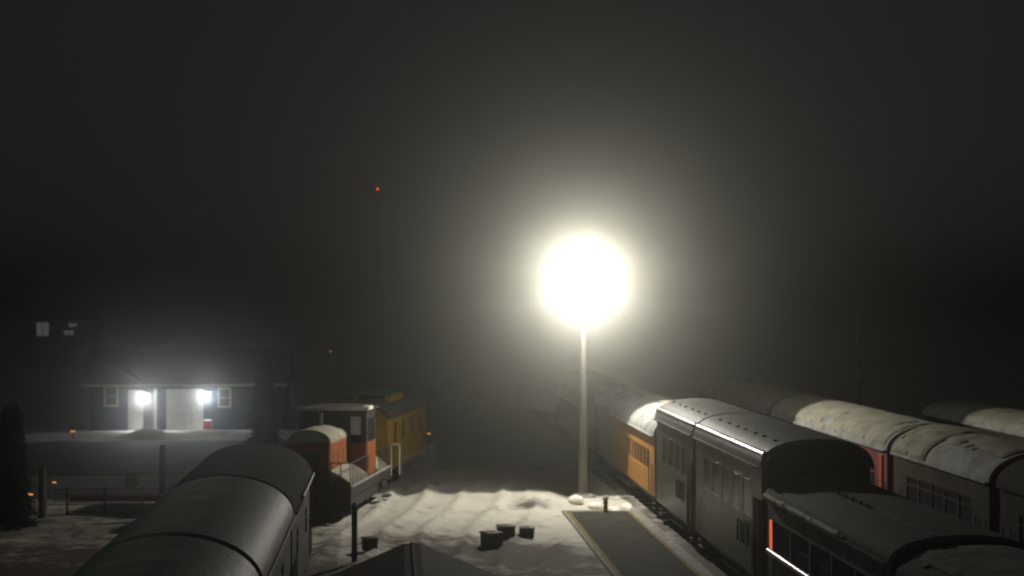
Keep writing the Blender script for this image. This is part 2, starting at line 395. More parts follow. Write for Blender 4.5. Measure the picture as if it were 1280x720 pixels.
    # end door
    for s in (-1, 1):
        d = MB(); d.box(-.4, .4, s*(h+.02)-.02, s*(h+.02)+.02, bottom+.1, bottom+2.0, .01); dr = d.build('end_door', body_m, t)
        MB().box(-.25, .25, s*(h+.045)-.008, s*(h+.045)+.008, bottom+1.2, bottom+1.8).build('door_window', M['glass'], dr)
    return t, h, ys_
def roof_snow(t, hw, eave, apex, y0, y1, a0, a1, seed, power=2.0, thick=.045, m=None, edge=.35, grow=.08, holes=()):
    """blanket of snow on an arched roof, angles a0..a1 in degrees from the right eave"""
    NY = max(20, int((y1-y0)/.16)); NA = 26; b = MB(); key = {}
    def pos(a, y, g):
        t_ = R(a); c = math.cos(t_); s_ = max(0, math.sin(t_))
        return ((hw+g)*math.copysign(abs(c)**(2/power), c), y, eave+(apex-eave+g)*s_**(2/power))
    cells = []
    for j in range(NY):
        y = y0+(y1-y0)*(j+.5)/NY
        lo = a0+(9*noise.noise(Vector((y*.7, seed, 0)))+5*noise.noise(Vector((y*2.3, seed, 5)))); hi = a1+(10*noise.noise(Vector((y*.6, seed, 9)))+5*noise.noise(Vector((y*2, seed, 15))))
        for i in range(NA):
            a = a0-14+(a1-a0+28)*(i+.5)/NA
            if a < max(lo, 2) or a > min(hi, 178): continue
            if min(y-y0, y1-y) < edge*(.5+noise.noise(Vector((a*.06, seed, 3)))): continue
            if any(((a-ha)/hra)**2+((y-hy)/hry)**2 < 1+.5*noise.noise(Vector((a*.1, y*2, seed))) for ha, hy, hra, hry in holes): continue
            cells.append((i, j))
    cs = set(cells)
    def vid(i, j, top):
        if (i, j, top) not in key:
            inner = all((i+di, j+dj) in cs for di in (-1, 0) for dj in (-1, 0))
            a = a0-14+(a1-a0+28)*i/NA; y = y0+(y1-y0)*j/NY
            a = min(max(a, 1), 179)
            g = grow+.002
            if top: g += (thick*(1+.5*noise.noise(Vector((a*.05, y*.9, seed)))) if inner else thick*.35)
            key[(i, j, top)] = len(b.v); b.v.append(pos(a, y, g))
        return key[(i, j, top)]
    for i, j in cells:
        q = [(i,j),(i+1,j),(i+1,j+1),(i,j+1)]
        b.f.append(tuple(vid(*p, True) for p in reversed(q))); b.f.append(tuple(vid(*p, False) for p in q))
        for (di, dj), (p, r_) in (((0,-1),(0,1)),((1,0),(1,2)),((0,1),(2,3)),((-1,0),(3,0))):
            if (i+di, j+dj) not in cs: b.f.append((vid(*q[p], False), vid(*q[p], True), vid(*q[r_], True), vid(*q[r_], False)))
    return b.build('snow_cover', m or M['roofsnow'], t, smooth=True)

# -- platform train (left side plane at X = 10)
G1 = 'coaches of the train beside the platform'
def black_coach(label, y0, y1, seed):
    t, h, w = railcar('black_coach', label, 'railway coach', 11.5, y0, y1, M['black'], M['frostroof'], bottom=.75, sill=2.35, wtop=3.3, eave=3.86, apex=4.55, pane_in=.02, sash=False, glass_m=M['blackglass'],
                      win=.8, gap=.45, end=1.3, power=2.3, group=G1)
    rnd = random.Random(seed)
    for i, (a, c) in enumerate(w):
        if rnd.random() < .8: MB().box(-1.575, -1.512, a+.05, a+.05+rnd.uniform(.25, .7), 3.76, 3.80, .006).build('drip_rail', M['trimsteel'], t)
        if rnd.random() < .6: MB().box(-1.545, -1.502, a+.1, a+.1+rnd.uniform(.2, .6), 3.33, 3.36, .006).build('window_cap', M['trimsteel'], t)
    MB().box(-1.53, -1.495, -h+.12, -h+.95, .55, 2.95, .005).build('side_door_or_recess_shade', M['matteblack'], t)  # near-black panel stands in for the shade inside the door recess
    for yy in (-h+1.3, -h+2.1):
        b = MB(); b.cyl((-1.6, yy, 1.5), (-1.6, yy, 2.1), .03, n=8); b.cyl((-1.6, yy+.45, 1.5), (-1.6, yy+.45, 2.1), .03, n=8); b.cyl((-1.6, yy, 2.1), (-1.6, yy+.45, 2.1), .03, n=8)
        b.build('grab_rail', M['matteblack'], t)
    MB().cyl((-1.40, -h-.05, 4.16), (-1.40, h+.05, 4.16), .125, n=28).build('glint_rail', M['glint_rail'], t, smooth=True)  # made-up metal rail, added so the roof shoulder shows a bright glint
    y = -h+.7
    while y < h-.4:                                   # row of small roof ventilators
        b = MB(); b.cyl((-.95, y, 4.3), (-.95, y, 4.50), .03, n=8); b.cyl((-.95, y, 4.50), (-.95, y, 4.54), .06, n=8)
        b.build('roof_vent', M['trimsteel'] if rnd.random() < .6 else M['iron'], t); y += 1.05+rnd.random()*.4
    return t, h
bc, bh = black_coach('nearer black coach with the bright glint along its roof edge', 42.8, 52.2, 3)
bc2, _ = black_coach('farther black coach just in front of the yellow coach', 52.7, 60.0, 5)
yc, yh, _ = railcar('yellow_coach', 'yellow coach with grey roof behind the black coaches, level with the lamp pole', 'railway coach', 11.5, 60.6, 78, M['yellow'], M['frosty'],
                    sash=False, win=.62, gap=.2, end=1.2, skirt_m=M['concrete'], group=G1, apex=4.0)
roof_snow(yc, 1.5, 3.15, 4.0, -yh, yh, 25, 104, 4.2)
yc2, yh2, _ = railcar('yellow_coach', 'last coach of the platform train, fading into the dark', 'railway coach', 11.5, 78.8, 96, M['yellow'], M['frosty'],
                    win=.62, gap=.2, end=1.2, group=G1, apex=4.0)
# near open car
oc, oh, ow = railcar('open_coach', 'open sided coach in front of the black coaches with a bright orange strip', 'railway coach', 11.5, 31.6, 42.1, M['iron'], M['darkroof'],
                     bottom=.75, sill=1.72, wtop=2.58, eave=3.12, apex=3.62, win=1.7, gap=.14, end=.6, glass=False, slats=True, group=G1, letter_m=M['frosty'], power=2.2)
MB().box(-1.53, -1.44, oh-.5, oh-.32, 1.74, 2.58, .01).build('orange_strip', M['brightorange'], oc)  # reflective orange strip, emission added so it reads bright
MB().cyl((-1.54, -oh, 1.74), (-1.54, oh-.25, 1.74), .075, n=24).build('belt_rail', M['glint_rail'], oc, smooth=True)
b = MB(); n = 90; y = 0
for q in range(n+1):
    y = oh-q*7.4/n; rr = .075*(1+.5*noise.noise(Vector((y*1.7, 4, 0)))+.35*noise.noise(Vector((y*6, 1, 0))))*(1 if q < n-3 else .4)
    for a in range(10): b.v.append((-1.575+rr*math.cos(a*.6283), y, 3.17+rr*math.sin(a*.6283)))
for q in range(n):
    for a in range(10): b.f.append((q*10+a, q*10+(a+1)%10, q*10+10+(a+1)%10, q*10+10+a))
b.build('gutter_snow', M['cleansnow'], oc, smooth=True)
b = MB().box(-.62, -.56, -oh+.1, oh-.4, 3.62, 3.68, .01); b.build('roof_walk', M['concrete'], oc)
for k in range(9): MB().cyl((-.62, oh-1.2-k*.62, 3.62), (-.62, oh-1.2-k*.62, 3.74), .045, n=8).build('roof_bolt', M['trimsteel'], oc)
for k in range(6):
    y = -oh+1+k*1.6
    for xa, xb in ((-1.1, -.25), (.25, 1.1)):
        st = MB().box(xa, xb, y, y+.45, .95, 1.3, .03).build('seat', M['rust'], oc); MB().box(xa, xb, y-.06, y+.02, 1.3, 1.8, .02).build('seat_back', M['rust'], st)
nc, nh, _ = railcar('snowy_coach', 'coach at the bottom right corner with a rounded snowy roof end', 'railway coach', 11.5, 21, 30.9, M['iron'], M['darkroof'],
                    bottom=.75, sill=1.72, wtop=2.58, eave=3.0, apex=3.5, group=G1)
roof_snow(nc, 1.5, 3.0, 3.5, -nh, nh, 12, 140, 8.8)

# -- red coaches with snowy roofs (left side plane at X = 17.1)
G2 = 'coaches of the red train on the second track'
rc, rh, _ = railcar('red_coach', 'maroon coach with thick snow on its roof, orange end by the gap', 'railway coach', 18.6, 54.3, 71, M['maroon'], M['frosty'],
                    eave=3.15, apex=3.95, group=G2)
roof_snow(rc, 1.5, 3.15, 3.95, -rh, rh, 10, 168, 1.7, holes=((150, -rh+8, 12, .8), (125, -rh+7.2, 6, .3), (104, -rh+.9, 16, .5)))
MB().box(-1.56, -1.5, -rh+.45, -rh+.85, .95, 2.95, .01).build('end_post', M['redorange'], rc)
MB().box(-1.555, -1.5, -rh+.85, -rh+1.7, .95, 1.75, .01).build('end_panel', M['redorange'], rc)
rc2, rh2, _ = railcar('red_coach', 'nearer dark red coach with slumped snow on its roof', 'railway coach', 18.6, 44.8, 53.6, M['maroon'], M['frosty'],
                      eave=3.15, apex=3.95, group=G2, letter_m=M['sootroof'], lower_m=M['brown'], post_m=M['sootroof'], win=1.0, gap=.12)
roof_snow(rc2, 1.5, 3.15, 3.95, rh2-3.6, rh2, 8, 176, 2.4, holes=((150, rh2-.4, 8, .3),), thick=.1)
roof_snow(rc2, 1.5, 3.15, 3.95, -rh2, rh2-3.3, 8, 128, 5.1, holes=((118, rh2-5.0, 6, .25), (125, rh2-5.7, 5, .2)), thick=.07)
rc3, rh3, _ = railcar('red_coach', 'dark coach cut by the right edge of the picture', 'railway coach', 18.6, 32, 44.0, M['sootroof'], M['sootroof'], eave=3.15, apex=3.95, group=G2)
rc4, rh4, _ = railcar('red_coach', 'farthest red coach fading into the dark beyond the lamp', 'railway coach', 18.6, 71.8, 88, M['maroon'], M['frosty'], eave=3.15, apex=3.95, group=G2)
roof_snow(rc4, 1.5, 3.15, 3.95, -rh4, rh4, 12, 160, 6.7)
# -- third row
G3 = 'coaches of the farthest right row'
tc_, th_, _ = railcar('grey_coach', 'pale roofed coach at the right edge of the picture, farthest row', 'railway coach', 25.9, 50, 72, M['iron'], M['frosty'], eave=3.1, apex=3.6, group=G3)
roof_snow(tc_, 1.5, 3.1, 3.6, -th_, th_, 20, 165, 3.3)

# -- green roofed cars on the left
G4 = 'cars standing on the left track'
gc, gh, _ = railcar('green_car', 'green roofed car left of the yard with a pale streak down its roof', 'railway coach', -4.05, 29.9, 38.8, M['greenside'], M['greenroof'], hw=1.62, eave=3.2, apex=4.1, win=.7, gap=4.5, end=2.5, group=G4)
dc, dh, _ = railcar('dark_car', 'dark roofed car standing between the green roofed car and the locomotive', 'railway coach', -4.05, 39.4, 47.6, M['iron'], M['sootroof'], hw=1.62, eave=3.2, apex=4.1, win=.7, gap=3, end=1.5, group=G4)
MB().cyl((1.74, dh-5.5, 3.26), (1.74, dh, 3.26), .035, n=10).build('roof_rail', M['glint_rail'], dc)
gc2, gh2, _ = railcar('green_car', 'green roofed car whose end just shows at the bottom left', 'railway coach', -4.05, 16, 29.2, M['greenside'], M['greenroof'], hw=1.62, win=.7, gap=4.5, end=2.5, eave=3.2, apex=4.1, group=G4)

# ------------------------------------------------------------ switcher locomotive at an angle on the left
ANG = -R(11)
A = Vector((-1.5, 60.0, 0))
lo = thing('switcher_locomotive', 'orange and dark switcher locomotive with snow on its hood, left of the yard', 'locomotive', (A.x, A.y, 0), ANG)
# local frame: +Y along the locomotive away from the camera, -X to its left, origin at its near right deck corner
MB().box(-3.0, 0, 0, 7.6, .95, 1.36, .03).build('deck', M['iron'], lo)
MB().box(-3.0, 0, -.12, .0, .35, 1.38, .02).build('buffer_beam', M['iron'], lo)
b = MB(); b.box(-2.9, -.1, .4, 7.4, .5, .94, .02); b.build('underframe', M['iron'], lo)
hd = MB().box(-2.6, -.95, .6, 3.6, 1.36, 2.95, .06).build('hood', M['orange'], lo)
b = MB(); b.prism_y([(-2.62, 2.94), (-.93, 2.94)]+[(-1.775+.845*math.cos(math.pi*i/14), 2.95+.5*math.sin(math.pi*i/14)) for i in range(15)], .55, 3.62)
b.build('hood_snow', M['roofsnow'], lo, smooth=False)
for k in range(3): MB().box(-.955, -.93, 1.0+k*.85, 1.6+k*.85, 1.6, 2.5, .008).build('hood_door', M['orange'], hd)
b = MB(); b.box(-2.2, -1.35, .56, .6, 1.7, 2.6); b.build('radiator_grille', M['iron'], hd)
# cab with window openings
b = MB(); b.box(-2.85, -.2, 3.6, 5.3, 1.36, 2.7, .02)
for x0, x1 in ((-2.85, -2.75), (-.3, -.2)):
    b.box(x0, x1, 3.6, 3.85, 2.7, 4.0); b.box(x0, x1, 5.05, 5.3, 2.7, 4.0); b.box(x0, x1, 3.85, 5.05, 3.6, 4.0)
b.box(-.95, -.85, 3.6, 3.68, 2.7, 4.0); b.box(-2.75, -.3, 5.22, 5.3, 2.7, 4.0); b.box(-2.75, -2.2, 3.6, 3.68, 2.7, 4.0)
b.box(-2.2, -.3, 3.6, 3.68, 3.72, 4.0)
b.box(-.42, -.3, 3.6, 3.68, 2.7, 3.72)
cb = b.build('cab', M['iron'], lo)
MB().box(-2.8, -.24, 3.56, 3.6, 1.38, 2.68, .008).build('cab_front', M['maroon'], cb)
MB().box(-.85, -.42, 3.63, 3.65, 3.0, 3.72).build('cab_window', M['paleglass'], cb)
MB().box(-2.2, -.95, 3.63, 3.65, 2.7, 3.72).build('cab_window', M['glass'], cb)
MB().box(-.22, -.17, 3.65, 5.3, 1.38, 2.7, .01).build('cab_side', M['orange'], cb)
MB().box(-.26, -.24, 3.85, 5.05, 2.7, 3.6).build('cab_window', M['glass'], cb)
b = MB(); b.prism_y([(-3.0, 3.98), (-.05, 3.98)]+[(-1.525+1.475*math.cos(math.pi*i/14), 4.0+.12*math.sin(math.pi*i/14)) for i in range(15)], 3.4, 5.5)
rf = b.build('cab_roof', M['sootroof'], lo)
MB().box(-3.0, -.05, 3.34, 3.42, 3.98, 4.1, .01).build('roof_edge_snow', M['cleansnow'], rf)
MB().box(-.32, -.02, 3.42, 4.1, 4.0, 4.14, .03).build('roof_edge_snow', M['cleansnow'], rf)
b = MB(); b.cyl((-1.8, 2.4, 3.3), (-1.8, 2.4, 3.95), .1, .13, 12); b.build('exhaust_stack', M['iron'], lo)
# railings round the deck
for k, (y0, y1) in enumerate(((0.05, 3.3), (5.4, 7.5))):
    b = MB(); b.cyl((-.06, y0, 2.25), (-.06, y1, 2.25), .022, n=8)
    y = y0
    while y <= y1+.01: b.cyl((-.06, y, 1.36), (-.06, y, 2.25), .018, n=8); y += .36
    b.build('railing', M['iron'], lo)
b = MB(); b.cyl((-2.95, .04, 2.25), (-.06, .04, 2.25), .022, n=8)
for k in range(9): b.cyl((-2.95+k*.361, .04, 1.36), (-2.95+k*.361, .04, 2.25), .018, n=8)
b.build('railing', M['iron'], lo)
b = MB(); b.prism_y([(-.9, 1.37), (-.12, 1.37), (-.14, 1.5), (-.45, 1.72), (-.9, 1.95)], .3, 3.5); b.build('deck_snow', M['roofsnow'], lo)
b = MB(); b.prism_y([(-1.6, 1.37), (-.12, 1.37), (-.14, 1.5), (-.6, 1.85), (-1.6, 1.95)], 5.4, 7.4); b.build('deck_snow', M['roofsnow'], lo)
MB().box(-.03, .03, .0, 7.55, 1.34, 1.41, .01).build('deck_edge', M['frosty'], lo)
for y in (1.5, 3.6, 5.9):
    for s in (0, 1):
        MB().cyl((-.75-s*1.5, y, .5), (-.62-s*1.5, y, .5), .48, n=24).build('wheel', M['iron'], lo)
b = MB(); b.box(-1.65, -1.35, -.5, -.1, .65, .95, .03); b.build('coupler', M['iron'], lo)
b = MB()
for q in range(3): b.box(.0, .3, 5.6, 6.3, .3+q*.35, .35+q*.35)
b.build('step', M['iron'], lo)
b = MB(); b.cyl((.1, 7.2, 1.0), (.1, 7.2, 2.3), .022, n=8); b.cyl((.45, 7.2, 1.0), (.45, 7.2, 2.3), .022, n=8); b.cyl((.1, 7.2, 2.3), (.45, 7.2, 2.3), .022, n=8); b.build('boarding_rail', M['paleglass'], lo)
# its neighbour, the yellow caboose
cen = A+Matrix.Rotation(ANG, 3, 'Z')@Vector((-1.95, 14.6, 0))
cy, ch_, _ = railcar('yellow_caboose', 'dull yellow caboose behind the switcher locomotive', 'caboose', 0, 0, 9.6, M['dullyellow'], M['darkroof'], hw=1.4, eave=3.2, apex=3.75, sill=2.0, wtop=2.9, win=.6, gap=1.3, end=1.4, loc=(cen.x, cen.y, 0), rz=ANG)
b = MB(); b.box(-.9, .9, -1.5, 1.5, 3.6, 3.98, .05); cp = b.build('cupola', M['dullyellow'], cy)
MB().box(-1.0, 1.0, -1.65, 1.65, 3.98, 4.07, .03).build('cupola_roof', M['green'], cp)
MB().box(-.6, .6, -1.53, -1.505, 3.74, 3.92).build('cupola_window', M['glass'], cp)
b = MB(); b.box(-1.4, 1.4, -5.5, -4.8, .8, .95, .02); b.build('end_platform', M['frosty'], cy)
b = MB(); b.cyl((-1.35, -5.45, 1.9), (1.35, -5.45, 1.9), .025, n=8)
for k in range(8): b.cyl((-1.35+k*.385, -5.45, .95), (-1.35+k*.385, -5.45, 1.9), .018, n=8)
b.build('end_railing', M['paleglass'], cy)
# picket railing along a walkway beside the caboose
fn = thing('walkway_railing', 'pale slatted railing running beside the yellow caboose', 'railing', (A.x, A.y, 0), ANG)
b = MB()
for k in range(22): b.cyl((.25, 8.8+k*.42, -.05), (.25, 8.8+k*.42, 1.5), .02, n=6)
b.build('picket', M['frosty'], fn)
MB().cyl((.25, 8.8, 1.5), (.25, 17.6, 1.5), .03, n=8).build('top_rail', M['frosty'], fn)

# ------------------------------------------------------------ lamp pole
PX, PY, LH = 7.86, 65.6, 9.12
lp = thing('lamp_post', 'tall tapering lamp post with a blazing white floodlight at the platform end', 'lamp post', (PX, PY, 0))
MB().lathe([(.5,-.1),(.5,.25),(.45,.32),(.2,.33)], n=24).build('footing', M['concrete'], lp)
MB().lathe([(.27,.3),(.27,.36),(.185,.38),(.175,2),(.135,5),(.1,LH-.25),(.0,LH-.24)], n=20).build('pole', M['poleSteel'], lp, smooth=True)
b = MB(); b.cyl((0,0,LH-.3), (0,0,LH-.05), .09, n=12); b.box(-.06, .06, -.25, .05, LH-.12, LH-.0, .01); b.build('bracket', M['iron'], lp)
b = MB()   # housing: a shallow tilted box open to the front, with a cooling-finned back
b.box(-.42, .42, -.25, -.13, LH-.22, LH+.36, .03)
for k in range(9): b.box(-.38+k*.09, -.36+k*.09, -.13, -.03, LH-.16, LH+.3)
b.box(-.45, .45, -.42, -.1, LH+.36, LH+.39, .01)
hs = b.build('lamp_housing', M['iron'], lp)
MB().box(-.37, .37, -.275, -.255, LH-.17, LH+.31, .008).build('lens', M['lens'], hs)
def spot(name, loc, direction, power, size, blend, col, parent=None, radius=.12):
    l = bpy.data.lights.new(name, 'SPOT'); l.energy = power; l.spot_size = size; l.spot_blend = blend; l.color = col; l.shadow_soft_size = radius
    o = bpy.data.objects.new(name, l); COL.objects.link(o); o.location = loc
    o.rotation_euler = Vector(direction).to_track_quat('-Z', 'Y').to_euler()
    if parent: o.parent = parent
    return o
spot('floodlight', (0, -.42, LH+.05), (0, -.957, -.29), 5600, math.pi*.999, .04, (1,.95,.83), lp, .1)
li = bpy.data.lights.new('floodlight_spill', 'POINT'); li.energy = 800; li.color = (1,.96,.88); li.shadow_soft_size = .15
o = bpy.data.objects.new('floodlight_spill', li); COL.objects.link(o); o.parent = lp; o.location = (0, -.42, LH-.4)

# ------------------------------------------------------------ small things in the yard
def dark_crate(label, px, py, w, d, h, rz):
    p = on_z(px, py, .05)
    t = thing('storage_crate', label, 'crate', (p.x, p.y+d/2, terrain(p.x, p.y)+.0), rz, 'dark crates on the snow')
    MB().box(-w/2, w/2, -d/2, d/2, -.03, h, .03).build('body', M['crate'], t)
    MB().box(-w/2-.03, w/2+.03, -d/2-.03, d/2+.03, h, h+.05, .015).build('lid', M['crate'], t)
    b = MB(); b.box(-w/2+.02, w*.18, -d*.1, d/2-.02, h+.05, h+.075, .012); b.build('snow_patch', M['roofsnow'], t)
    for k in range(3): MB().box(-w/2+.06+k*(w-.12)/3, -w/2+.1+k*(w-.12)/3, -d/2-.018, -d/2+.0, .02, h-.02, .005).build('rib', M['crate'], t)
    for s in (-1, 1): MB().box(s*(w/2+.02)-.02, s*(w/2+.02)+.02, -.1, .1, h*.6, h*.7, .005).build('handle', M['iron'], t)
dark_crate('larger dark crate, middle one of the row on the snow', 633, 675, .58, .5, .38, .1)
dark_crate('dark crate standing apart on the right of the row', 659, 672, .5, .45, .3, -.05)
dark_crate('dark crate at the left front of the row on the snow', 615, 683, .55, .6, .45, .5)
dark_crate('dark crate beside the leaning post left of the yard', 462, 689, .5, .4, .34, .1)
p = on_z(443, 706)
t = thing('switch_post', 'dark upright post with a pale cap standing in the left of the yard', 'post', (p.x, p.y, 0))
MB().box(-.09, .09, -.09, .09, -.1, 1.8, .02).build('post', M['iron'], t)
MB().box(-.13, .13, -.13, .13, 1.8, 1.84, .01).build('plate', M['iron'], t)
MB().lathe([(.09,1.84),(.1,1.88),(.06,1.95),(0.001,1.97)], n=12).build('snow_cap', M['roofsnow'], t, smooth=True)
p = on_z(757, 641)
t = thing('marker_post', 'short yellow marker post with a snow cap at the platform end', 'marker post', (p.x, p.y, 0))
MB().lathe([(.09,-.1),(.09,.5),(.07,.53),(.001,.54)], n=14).build('post', M['dullyellow'], t, smooth=True)
MB().cyl((0,0,.36), (0,0,.46), .095, n=14).build('band', M['orange'], t)
MB().lathe([(.1,.53),(.15,.58),(.1,.66),(.001,.69)], n=14).build('snow_cap', M['roofsnow'], t, smooth=True)

# kiosk roof in the foreground
ko = on_y(515, 678, 30); 
k = thing('kiosk', 'small kiosk with a dark pointed shingle roof in the foreground', 'kiosk', (ko.x, 30, 0))
H = ko.z; e = 3.3; eh = H-1.36
b = MB(); b.prism_y([(-e, eh-.1), (-e, eh), (-.15, H-.02), (.15, H-.02), (e, eh), (e, eh-.1), (0, H-.16)][::-1], -5.5, 0)
rk = b.build('roof', M['shingle'], k)
MB().cyl((0,-5.5,H-.035), (0,.02,H-.035), .04, n=12).build('ridge_cap', M['shingle'], rk, smooth=True)
b = MB()
for a0, a1, b0, b1 in ((-2.7,2.7,-5.1,-5.0),(-2.7,2.7,-.4,-.3),(-2.7,-2.6,-5,-.4),(2.6,2.7,-5,-.4)): b.box(a0,a1,b0,b1,-.1,eh-.12)
b.build('wall', M['blue'], k)
MB().box(-.5,.5,-.3,-.25,0,2.05,.01).build('door', M['white'], k)

# ------------------------------------------------------------ fence and clutter at the left
YF = 63.0
fe = thing('rail_fence', 'low wire rail fence crossing the snow at the far left', 'fence', (0, YF, 0))
x0, x1 = on_y(58, 610, YF).x, on_y(262, 612, YF).x
for i, q in enumerate((84, 131, 178, 225)):
    x = on_y(q, 610, YF).x; MB().cyl((x,0,-.1), (x,0,1.12), .045, n=8).build('post', M['dullyellow'] if q == 178 else M['iron'], fe)
for hz in (1.02, .82, .45): MB().cyl((x0,0,hz), (x1,0,hz), .02, n=6).build('rail', M['iron'], fe)
def wood_post(label, px, pbase, ptop, w):
    p = on_z(px, pbase); h = on_y(px, ptop, p.y).z
    b = MB(); b.cyl((0,0,-.2), (0,0,h), w, w*.85, 10); o = b.build('wooden_post', M['bark']); o.location = (p.x, p.y, 0)
    return tag(o, label, 'post')
wood_post('tall dark post standing behind the low fence', 203, 624, 556, .13)
wood_post('thick dark post at the left end of the low fence', 53, 648, 584, .16)
p = on_z(170, 628)
b = MB(); b.box(-2.7, 2.7, -.15, .15, .2, .24, .005); b.box(-2.7, 2.7, -.02, .02, .02, .2); b.box(-2.7, 2.7, -.15, .15, -.03, .02, .005)
o = b.build('steel_beam', M['rust']); o.location = (p.x, p.y, .08); o.rotation_euler = (0,0,-.05); tag(o, 'long rusty steel beam lying on the snow behind the fence', 'steel beam')
p = on_z(165, 609)
t = thing('utility_box', 'small green utility box on the snow behind the fence', 'utility box', (p.x, p.y, 0))
MB().box(-.25,.25,-.2,.2,-.1,.42,.02).build('cabinet', M['green'], t); MB().box(-.28,.28,-.23,.23,.42,.47,.01).build('lid', M['green'], t)
def amber(label, px, py, H, size=.06, horizontal=0):
    p = on_z(px, py, H)
    t = thing('marker_lamp', label, 'marker lamp', (p.x, p.y, 0), 0, 'amber marker lamps')
    MB().cyl((0,.05,-.1), (0,.05,H), .03, n=8).build('post', M['iron'], t)
    MB().box(-size*1.9,size*1.9,-.05,.03,H-size*.6,H+size*.6,.01).build('lens', M['amber'], t)
amber('amber marker lamp nearest the left edge of the picture', 38, 618, .7, .05)
amber('faint amber marker lamp, middle one at the far left', 52, 609, .8, .03)
amber('small amber marker lamp right of the other two by the fence', 68, 603, .9, .04)
amber('amber marker lamp on the snow by the blue building', 91, 539, .45, .07)
amber('single amber marker lamp right of the yellow caboose', 536, 542, 1.0, .05)

# ------------------------------------------------------------ blue building
YH = 103.0
def hx(px): return on_y(px, 500, YH).x
def hz_(px, py): return on_y(px, py, YH).z
hb = thing('blue_garage', 'low dark blue garage building with white doors and two blazing wall lamps', 'building', (0, YH, 0))
X0, X1 = hx(112), hx(352); EH = 2.85
b = MB(); b.box(X0, X1, 0, 8, -.1, EH); b.build('wall', M['blue'], hb)
b = MB(); rp = [(-.6, EH-.03), (8.6, EH-.03), (8.6, EH+.09), (4, EH+2.2), (-.6, EH+.09)]
b.prism_x(rp, X0-.4, X1+.4); b.build('roof', M['shingle'], hb)
gx0, gx1, gxp = hx(104), hx(178), hx(141)
b = MB(); b.prism_y([(gx0, EH+.1), (gx1, EH+.1), (gxp, EH+1.35)], -.62, 3.0); b.build('gable', M['blue'], hb)
b = MB()
for xa, xb in ((gx0-.15, gxp), (gx1+.15, gxp)):
    b.prism_y([(xa, EH+.04), (xb, EH+1.36), (xb, EH+1.5), (xa, EH+.16)], -.8, 3.0)
b.build('gable_roof', M['shingle'], hb)
b = MB(); b.box(X0-.42, X1+.42, -.66, -.6, EH-.08, EH+.1, .01); b.build('eave_board', M['white'], hb)
def window(px0, px1, py0, py1):
    a, c, z1, z0 = hx(px0), hx(px1), hz_(0, py0), hz_(0, py1)
    w = MB(); q = .11
    w.box(a,a+q,-.06,-.001,z0,z1); w.box(c-q,c,-.06,-.001,z0,z1); w.box(a+q,c-q,-.06,-.001,z0,z0+q); w.box(a+q,c-q,-.06,-.001,z1-q,z1)
    w = w.build('window', M['white'], hb)
    MB().box(a+q,c-q,-.02,-.003,z0+q,z1-q).build('pane', M['glass'], w)
    MB().box(a+q,c-q,-.045,-.022,(z0+z1)/2-.02,(z0+z1)/2+.02).build('sash_bar', M['white'], w)
window(130, 148, 483, 509); window(272, 289, 486, 511)
b = MB(); b.box(hx(160), hx(179), -.05, -.001, 0, 2.55); 
dd = b.build('white_door', M['white'], hb); MB().cyl((hx(177),-.1,1.05),(hx(177),-.05,1.05),.04,n=10).build('handle', M['iron'], dd)
b = MB(); b.box(hx(180), hx(192.5), -.03, -.001, 0, 2.45); b.build('side_door_or_recess_shade', M['glass'], hb)
b = MB(); b.box(hx(192.8), hx(196), -.09, -.001, 0, 2.65, .01); b.build('door_post', M['white'], hb)
b = MB(); b.box(hx(208), hx(254), -.05, -.001, 0, 2.6)
gd = b.build('garage_door', M['white'], hb)
for kk in range(1, 5): MB().box(hx(208)+.03, hx(254)-.03, -.058, -.05, kk*.52-.015, kk*.52+.015).build('panel_seam', M['frosty'], gd)
def wall_lamp(label_px, py, power):
    x = hx(label_px); z = hz_(0, py)
    l = MB(); l.box(x-.2, x+.2, -.55, -.002, z+.06, z+.16, .01); l.box(x-.1, x+.1, -.06, -.002, z-.12, z+.06, .01)
    h_ = l.build('wall_lamp', M['iron'], hb)
    MB().lathe([(.02,z-.28),(.13,z-.23),(.2,z-.12),(.21,z),(.13,z+.05)], x, -.34, 20).build('lens', M['lens_house'], h_, smooth=True)
    li = bpy.data.lights.new('wall_lamp_light', 'SPOT'); li.energy = power; li.color = (.95,.96,1); li.shadow_soft_size = .1; li.spot_size = R(150); li.spot_blend = .5
    o = bpy.data.objects.new('wall_lamp_light', li); COL.objects.link(o); o.parent = hb; o.location = (x, -.5, z-.34); o.rotation_euler = Vector((0,-1,-.95)).to_track_quat('-Z','Y').to_euler()
wall_lamp(182.5, 494, 360); wall_lamp(259, 492, 280)
bx = on_y(260, 530, YH-1.2).x
t = thing('red_barrel', 'red barrel with a pale lid standing by the garage door', 'barrel', (bx, YH-1.2, 0))
MB().lathe([(.24,-.05),(.29,.02),(.27,.05),(.27,.3),(.285,.32),(.27,.34),(.27,.62),(.29,.65)], n=20).build('drum', M['red'], t, smooth=True)
MB().lathe([(.3,.65),(.3,.69),(.1,.72),(.001,.72)], n=20).build('lid', M['white'], t, smooth=True)

